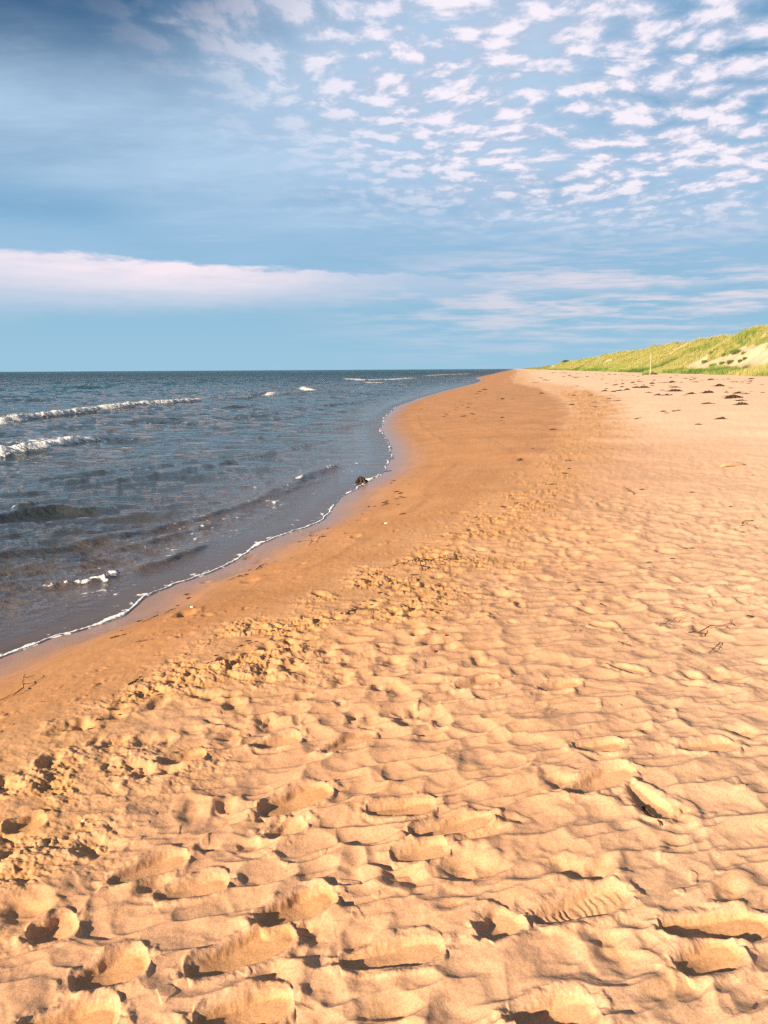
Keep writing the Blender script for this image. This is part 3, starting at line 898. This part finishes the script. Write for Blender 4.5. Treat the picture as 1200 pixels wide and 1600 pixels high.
# ------------------------------------------------------------------ wood, weed and stones
def tube(pts, radii, k=8, seed=0, rough=0.0):
    rng = np.random.default_rng(seed)
    pts = np.asarray(pts, float); n = len(pts)
    V = []
    for i in range(n):
        t = pts[min(i + 1, n - 1)] - pts[max(i - 1, 0)]; t /= np.linalg.norm(t) + 1e-9
        u = np.cross(t, [0.13, 0.2, 1.0]); 
        if np.linalg.norm(u) < 0.2: u = np.cross(t, [1.0, 0.1, 0.0])
        u /= np.linalg.norm(u); v = np.cross(t, u)
        for j in range(k):
            an = 2 * math.pi * j / k; r = radii[i] * (1 + rough * rng.normal())
            V.append(pts[i] + (u * math.cos(an) + v * math.sin(an)) * r)
    F = [(i * k + j, i * k + (j + 1) % k, (i + 1) * k + (j + 1) % k, (i + 1) * k + j) for i in range(n - 1) for j in range(k)]
    V.append(pts[0]); V.append(pts[-1]); a, b = n * k, n * k + 1
    F += [(a, (j + 1) % k, j, j) for j in range(k)] + [(b, (n - 1) * k + j, (n - 1) * k + (j + 1) % k, (n - 1) * k + (j + 1) % k) for j in range(k)]
    return V, F


def pymesh(name, parts, mat, smooth=True, parent=None):
    V, F = [], []
    for v, f in parts:
        o = len(V); V += [tuple(p) for p in v]; F += [tuple(dict.fromkeys(i + o for i in q)) for q in f]
    me = bpy.data.meshes.new(name); me.from_pydata(V, [], F); me.materials.append(mat)
    me.polygons.foreach_set('use_smooth', [smooth] * len(me.polygons)); me.update()
    ob = bpy.data.objects.new(name, me); COL.objects.link(ob)
    if parent: ob.parent = parent
    return ob


def simple_mat(name, c1, c2, scale, rough=0.8, bs=0.01):
    m, nt, b = material(name, c1, rough, 0.25)
    P = objco(nt); n = noise(nt, P, scale, 5, 0.65)
    nt.links.new(mixc(nt, n.ss(.3, .7), c1, c2), b.inputs['Base Color'])
    bump(nt, b, n, 0.7, bs)
    return m


M_WEED = simple_mat('dried_seaweed', (0.020, 0.012, 0.008), (0.075, 0.042, 0.024), 25, .7, .01)
M_WOOD = simple_mat('driftwood', (0.36, 0.27, 0.17), (0.50, 0.39, 0.27), 12, .85, .02)
M_DARKWOOD = simple_mat('dark_driftwood', (0.05, 0.032, 0.022), (0.13, 0.085, 0.055), 20, .85, .02)
M_TWIG = simple_mat('twig', (0.045, 0.025, 0.015), (0.13, 0.07, 0.04), 60, .8, .003)
M_STONE = simple_mat('red_pebble', (0.20, 0.06, 0.025), (0.32, 0.12, 0.05), 80, .6, .002)
M_SHELL = simple_mat('shell', (0.62, 0.58, 0.50), (0.75, 0.70, 0.62), 80, .5, .002)
M_LOG = simple_mat('sandy_log', (0.36, 0.21, 0.12), (0.50, 0.32, 0.20), 20, .85, .01)


def weed_mesh(seed, flat=0.22):
    """ragged mat one metre across: lumpy core with curling fronds"""
    rng = np.random.default_rng(seed)
    na, nr = 40, 8
    an = np.linspace(0, 2 * math.pi, na, endpoint=False)
    out = 0.36 * (1 + 0.45 * perlin(np.cos(an) * 1.6 + seed, np.sin(an) * 1.6, 5) + 0.35 * perlin(np.cos(an) * 5 + seed, np.sin(an) * 5, 6))
    V = []; 
    for i in range(nr):
        t = (i + 1) / nr
        x = np.cos(an) * out * t; y = np.sin(an) * out * t * 0.55
        z = flat * (1 - t ** 2) ** 0.8 * (0.75 + 0.8 * fbm(x * 7 + seed, y * 9, 3, 7)) - 0.015
        V += list(zip(x, y, z))
    V.append((0, 0, flat * 0.9)); c = len(V) - 1
    F = [(i * na + j, i * na + (j + 1) % na, (i + 1) * na + (j + 1) % na, (i + 1) * na + j) for i in range(nr - 1) for j in range(na)]
    F += [(c, (j + 1) % na, j, j) for j in range(na)]
    F = [q[::-1] for q in F]
    parts = [(V, F)]
    for k in range(12):
        a = rng.random() * 6.283; r0 = 0.15 + .2 * rng.random()
        p = np.array([math.cos(a) * r0, math.sin(a) * r0 * .55, flat * .4]); d = a + rng.normal() * .6; pts = []
        for s in range(7):
            pts.append(p.copy()); d += rng.normal() * .45
            p = p + np.array([math.cos(d) * .055, math.sin(d) * .035, 0]); p[2] = max(0.012, p[2] * .62 + rng.normal() * .015)
        parts.append(tube(pts, np.linspace(.022, .008, 7), 5, k, .2))
    return parts


W0 = [pymesh('dried_seaweed', weed_mesh(s, f), M_WEED) for s, f in ((1, .20), (2, .14), (3, .26), (4, .10), (5, .17), (6, .12))]
_used = [False] * len(W0)


def ground(x, y):
    return float(sand(np.array([x]), np.array([y]))[0][0])


def weed(px, py, wpx, k, label, group, asp=1.0, hs=1.0, sink=0.01):
    x, y = drop(px, py)
    dist = math.sqrt(x * x + y * y)
    w = wpx / 1155.0 * dist * 1.25
    src = W0[k % len(W0)]
    if _used[k % len(W0)]:
        o = src.copy(); COL.objects.link(o)
    else:
        o = src; _used[k % len(W0)] = True
    o.location = (x, y, ground(x, y) - sink * w)
    rz = math.atan2(-x, y) + random.uniform(-.2, .2)
    o.rotation_euler = (0, 0, rz)
    o.scale = (w, w * asp * 1.3, min(w, 0.8) * hs)
    return tag(o, label, 'seaweed', group)


random.seed(4)
# the dark lump lying at the waterline
weed(564, 754, 22, 2, 'black clump of wet seaweed lying at the edge of the water', None, 1.0, 1.6)
BIGW = [(1160, 634, 17, 'long dark seaweed mat lowest of four stacked at the right of the beach'), (1158, 628, 14, 'dark seaweed mat just above the lowest of the four at the right'),
        (1146, 623, 26, 'widest dark seaweed mat in the group at the right of the beach'), (1137, 619, 12, 'short dark seaweed mat directly above the widest one at the right'),
        (1153, 614.5, 12, 'small seaweed mat above right of the widest dark mat'), (1166, 615, 11, 'small flat seaweed mat farthest right in its row'),
        (1108, 613.5, 17, 'single dark seaweed mat midway between the two dense groups'), (1106, 632, 16, 'thin dark strand of seaweed lying alone below the single mat'),
        (1124, 602, 14, 'dark seaweed mat with tail near the grass fringe at the right'), (1117, 602, 8, 'little seaweed scrap touching the tailed mat near the grass'),
        (1080, 615, 13, 'rounded seaweed mat at the right end of the central dense group'), (1043, 616.5, 19, 'thick black seaweed mat at the bottom of the central dense group'),
        (1056, 611, 20, 'broad black seaweed mat in the middle of the central dense group'), (1055, 604.5, 14, 'peaked black seaweed heap above the broad mat of the central group'),
        (1050, 597, 10, 'dark peaked seaweed scrap with a flat tail near the upright pole'), (1040, 597, 12, 'flat seaweed strip left of the peaked scrap near the pole'),
        (1028, 616.5, 12, 'thin flat seaweed strip left of the thick black mat'), (1014, 613.5, 10, 'slim seaweed strip lying left of the central group'),
        (1007, 606, 15, 'long seaweed mat left of the central group'), (995, 606, 13, 'ragged seaweed mat farthest left of the central long row'),
        (1019, 599, 9, 'small seaweed mat below the foot of the upright pole'), (1088, 596, 11, 'lone flat seaweed mat below the left end of the grass fringe'),
        (945, 610, 10, 'dark seaweed heap leading the scattered row left of centre'), (948, 607, 7, 'small seaweed scrap on top of the leading heap of the left row'),
        (959, 611.5, 8, 'little seaweed scrap second in the scattered left row'), (969, 609.5, 13, 'long seaweed strip third in the scattered left row'),
        (980, 608.5, 9, 'dark rounded seaweed heap at the end of the scattered left row'), (966, 626.5, 12, 'dark tilted seaweed strip lying alone on the pale sand'),
        (1127, 656, 16, 'dark low seaweed mat alone on the pale sand, right'), (1091, 665.5, 9, 'small peaked dark seaweed clump alone on the pale sand'),
        (1060, 644, 8, 'small broken seaweed scrap in the middle of the pale sand'), (866, 671.5, 12, 'thin dark seaweed strip on the boundary of wet sand')]
for i, (px, py, w, lab) in enumerate(BIGW):
    weed(px, py, w, i, lab, 'seaweed mats on the upper beach', 1.0 if 'thin' not in lab else .5, .9)
SMALL = [(972, 605), (993, 601), (1022, 593), (1000, 595.5), (990, 596.5), (988, 597.5), (973, 599.5), (962, 600), (963, 600.5), (948, 598.5), (925, 617.5), (921, 617.5), (897, 618), (889, 617), (881, 588.5), (904, 589.5), (918, 588.5), (903, 602.5),
         (846, 614.5), (840, 598), (852, 594), (835, 598.5), (894, 634), (930, 629), (931, 637), (927, 635.5), (952, 623), (960, 602), (1065, 596.5), (1098, 590.5), (1110, 590), (1120, 589.5), (1145, 594), (1151, 594.5), (1080, 591),
         (1072, 588), (1048, 588), (1160, 596.5), (1170, 597), (1190, 597.5), (1175, 588.5), (1142, 606), (1135, 613.5), (998, 612), (1035, 609.5), (1070, 617), (1037, 646), (1042, 648.5), (1052, 646), (1000, 655), (995, 657), (719, 628), (732, 637.5),
         (694, 651), (785, 624.5), (801, 624), (737, 646.5), (750, 612), (758, 609), (746, 615.5), (785, 652.5), (788, 661), (863, 671), (812, 719), (833, 701), (724, 651), (740, 649), (784, 657), (605, 786), (950, 716), (1004, 765), (1082, 770), (1141, 793), (1166, 745), (1177, 741)]
for i, (px, py) in enumerate(SMALL):
    weed(px, py, 5 + 4 * random.random(), i + 2, 'small dark scrap of dried seaweed scattered over the beach', 'seaweed scraps scattered over the beach', .7, .8)
# rows of scraps along old tide lines
ROWS = [((815, 579), (850, 580), 8), ((858, 583), (920, 584), 12), ((925, 584), (1015, 585.5), 16), ((1020, 586), (1190, 592), 22), ((1000, 600), (1195, 614), 14), ((935, 592), (1110, 600), 14), ((880, 588), (925, 590), 8), ((830, 591), (860, 593), 5), ((690, 653), (765, 612), 16),
        ((715, 648), (750, 655), 5), ((610, 720), (625, 800), 12), ((590, 790), (640, 760), 6), ((830, 800), (900, 720), 8), ((700, 850), (830, 760), 10),
        ((40, 1180), (300, 1060), 14), ((330, 1035), (560, 950), 26), ((560, 950), (720, 860), 22), ((150, 1005), (400, 885), 14), ((400, 885), (560, 820), 8), ((880, 1000), (1180, 960), 10), ((640, 1010), (1180, 820), 12)]
for (a, b, n) in ROWS:
    for i in range(n):
        t = random.random()
        weed(a[0] + (b[0] - a[0]) * t + random.gauss(0, 4), a[1] + (b[1] - a[1]) * t + random.gauss(0, .9 if a[1] < 700 else 7), random.uniform(2.5, 6) if a[1] < 700 else random.uniform(4, 12), i, 'tiny dark crumb of dried weed on an old tide line', 'weed crumbs on the old tide lines', .6, .6)


def twig_parts(seed, L=0.3, r=0.004, fork=2, wig=.35):
    rng = np.random.default_rng(seed); parts = []
    def grow(p, d, L, r, n, lvl):
        pts = [p.copy()]
        for s in range(n):
            d += rng.normal() * wig; p = p + np.array([math.cos(d), math.sin(d), 0]) * L / n
            p[2] = 0.004 + abs(0.012 * math.sin(s * 1.1 + seed)) * (L / .3)
            pts.append(p.copy())
            if lvl and rng.random() < 0.4: grow(p.copy(), d + rng.choice([-1, 1]) * .8, L * .22, r * .6, 4, lvl - 1)
        parts.append(tube(pts, np.linspace(r, r * .35, n + 1), 6, seed, .12))
    grow(np.array([-L / 2, 0, .006]), 0.0, L, r, 9, fork)
    return parts


TWIGS = [((20, 1085), (92, 1052), .006, 2, 'long dark forked twig lying on the smooth wet sand at the far left'), ((0, 1093), (22, 1084), .004, 0, 'short straight twig end at the left edge of the wet sand'),
         ((172, 996), (196, 984), .008, 2, 'dark tangled weed stalk on the wet sand below the foam'), ((212, 1003), (246, 994), .005, 1, 'dark stalk lying right of the tangled one on wet sand'),
         ((222, 972), (266, 957), .004, 2, 'thin forked stalk nearest the foam line on the wet sand'), ((355, 906), (398, 893), .005, 1, 'thin brown stalk on the wet sand below the foam bend'),
         ((400, 890), (420, 880), .008, 2, 'small dark weed tuft on the wet sand below the foam bend'), ((482, 852), (550, 828), .006, 2, 'long thin stalk on the wet sand near the seaweed clump'),
         ((596, 790), (612, 786), .009, 1, 'short dark stalk on the wet sand right of the seaweed clump'), ((1005, 1262), (1030, 1300), .011, 0, 'dark broken stick poking out of a hollow in the rippled sand'),
         ((1095, 1000), (1120, 968), .006, 2, 'dark forked twig on the rippled sand at the right'), ((1075, 994), (1098, 992), .005, 2, 'curly dark root lying left of the forked twig'),
         ((1052, 953), (1066, 958), .005, 2, 'bent black twig above the curly root'), ((937, 950), (948, 952), .008, 2, 'tiny dark branched twig alone on the rippled sand'),
         ((1030, 985), (1006, 960), .004, 1, 'slender twig slanting across a ripple at the right'), ((1160, 818), (1175, 811), .010, 2, 'dark crumpled weed sprig on the pale sand at the right edge'),
         ((1125, 1010), (1145, 1030), .005, 1, 'short slanting twig right of the forked one'), ((965, 1010), (978, 1018), .005, 2, 'small knotted twig on a ripple left of the curly root'),
         ((613, 885), (640, 872), .007, 2, 'dark root fibres on the broken crust of the beach'), ((540, 965), (575, 945), .009, 2, 'dark weed stalks tangled on the crust left of the pale sand'),
         ((660, 892), (705, 865), .010, 2, 'thick dark weed stalks at the upper end of the crust'), ((200, 1072), (225, 1062), .010, 2, 'dark weed stalks in a hole of the crust at the left'),
         ((1165, 1590), (1200, 1570), .004, 2, 'curled dark rootlets at the bottom right corner'), ((990, 772), (1015, 765), .008, 1, 'brown stalk on the pale sand right of centre')]
for i, (a, b, r, fk, lab) in enumerate(TWIGS):
    A = drop(*a); B = drop(*b); L = math.hypot(B[0] - A[0], B[1] - A[1])
    o = pymesh('twig', twig_parts(70 + i, L, r * .6, fk, .3), M_TWIG)
    cx, cy = (A[0] + B[0]) / 2, (A[1] + B[1]) / 2
    z1, z2, z3 = ground(A[0], A[1]), ground(B[0], B[1]), ground(cx, cy)
    o.location = (cx, cy, max((z1 + z2) / 2, z3)); o.rotation_euler = (0, -math.atan2(z2 - z1, L), math.atan2(B[1] - A[1], B[0] - A[0]))
    tag(o, lab, 'twig', 'twigs and weed stalks on the sand')


def pebble(px, py, size, mat, label, cat, seed, name):
    rng = np.random.default_rng(seed)
    import bmesh
    bm = bmesh.new(); bmesh.ops.create_icosphere(bm, subdivisions=3, radius=0.5)
    for v in bm.verts:
        n = float(perlin(np.array([v.co.x * 2 + seed]), np.array([v.co.y * 2 + v.co.z]), 9)[0])
        v.co *= 1 + .25 * n; v.co.z *= .5; v.co.y *= .75
    me = bpy.data.meshes.new(name); bm.to_mesh(me); bm.free(); me.materials.append(mat)
    for p in me.polygons: p.use_smooth = True
    o = bpy.data.objects.new(name, me); COL.objects.link(o)
    x, y = drop(px, py)
    o.location = (x, y, ground(x, y) + size * .12); o.scale = (size,) * 3; o.rotation_euler = (0, 0, rng.random() * 6)
    return tag(o, label, cat)


pebble(677, 1024, .032, M_STONE, 'small reddish-brown pebble alone on the smooth pale sand', 'pebble', 1, 'pebble')
pebble(470, 1088, .018, M_STONE, 'tiny orange pebble on the dry sand right of the crust', 'pebble', 2, 'pebble')
pebble(131, 1283, .016, M_SHELL, 'tiny white shell fragment on trampled sand at the left', 'shell', 3, 'shell')
pebble(603, 817, .05, M_SHELL, 'white shell fragment on the damp sand above the crust', 'shell', 4, 'shell')
pebble(300, 948, .03, M_SHELL, 'small white shell chip on the wet sand near thin stalks', 'shell', 6, 'shell')
pebble(576, 791, .05, M_TWIG, 'dark small stone on the wet sand below the seaweed clump', 'stone', 5, 'stone')
pebble(812, 719, .12, M_DARKWOOD, 'dark rounded stone on the wet sand of the wide bend', 'stone', 7, 'stone')

# pale log fragment lying on the right
A = drop(1126, 730); B = drop(1164, 727); L = math.hypot(B[0] - A[0], B[1] - A[1])
o = pymesh('driftwood_stick', [tube([(-L / 2, 0, .01), (-L * .3, .015, .03), (0, 0, .035), (L * .3, .01, .045), (L / 2, -.02, .02)], [.02, .032, .03, .028, .012], 10, 3, .08)], M_LOG)
o.location = ((A[0] + B[0]) / 2, (A[1] + B[1]) / 2, ground((A[0] + B[0]) / 2, (A[1] + B[1]) / 2) - .005); o.rotation_euler = (0, 0, math.atan2(B[1] - A[1], B[0] - A[0]))
tag(o, 'reddish-brown driftwood stick lying half buried in the pale sand', 'driftwood')

# upright pole
bx, by = drop(1016.5, 583.5)
bz = ground(bx, by)
dist = math.hypot(bx, by); H = 31 / 1155 * dist * 1.0
pole = bpy.data.objects.new('driftwood_pole', None); COL.objects.link(pole); pole.location = (bx, by, bz)
tag(pole, 'pale weathered driftwood trunk standing upright in front of the dune', 'driftwood')
s = dist / 1155.0
pymesh('trunk', [tube([(0, 0, -.2), (.3 * s, 0, H * .2), (-.6 * s, 0, H * .4), (-1.1 * s, 0, H * .62), (-.8 * s, 0, H * .8), (-1.3 * s, 0, H)], [1.3 * s, .95 * s, .8 * s, .75 * s, .6 * s, .25 * s], 10, 8, .08)], M_WOOD, True, pole)
pymesh('branch', [tube([(-1.0 * s, 0, H * .72), (-2.4 * s, .1, H * .80), (-3.0 * s, .1, H * .84)], [.5 * s, .4 * s, .15 * s], 8, 9, .08)], M_WOOD, True, pole)
pymesh('branch', [tube([(-.9 * s, 0, H * .78), (.3 * s, 0, H * .86), (.5 * s, 0, H * .92)], [.45 * s, .3 * s, .12 * s], 8, 10, .08)], M_WOOD, True, pole)
rt = pymesh('driftwood_root', [tube([(-2 * s, 0, .1), (1 * s, 0, 2.6 * s), (4 * s, .1, 1.6 * s), (7 * s, 0, .9 * s), (10 * s, .2, .3 * s)], [1.2 * s, 1.6 * s, 1.4 * s, 1.0 * s, .4 * s], 10, 11, .2),
                              tube([(3 * s, 0, 1.4 * s), (5 * s, -.2, 2.6 * s), (7 * s, -.3, 2.2 * s)], [.7 * s, .5 * s, .2 * s], 8, 12, .2)], M_DARKWOOD)
rt.location = (bx + 1 * s, by - .25, bz)
tag(rt, 'dark driftwood root lying at the foot of the upright trunk', 'driftwood')
rng = np.random.default_rng(77); n = 260
rr = np.sqrt(rng.random(n)) * 3.5 * s; an = rng.random(n) * 6.283
co, F = blades(rng, rr * np.cos(an) * 1.4, rr * np.sin(an), np.full(n, -.05), 5.5 * s * (.5 + .5 * rng.random(n)), np.full(n, .03), .7)
o = mesh_obj('grass_tussock', co, F, GRASS, False); o.location = (bx - 5.5 * s, by + .6, bz)
add_attr(o, 'tone', np.repeat(np.clip(.5 + .4 * (rng.random(n) - .5), 0, 1), 5))
tag(o, 'small brownish tussock left of the foot of the upright trunk', 'grass tussock')
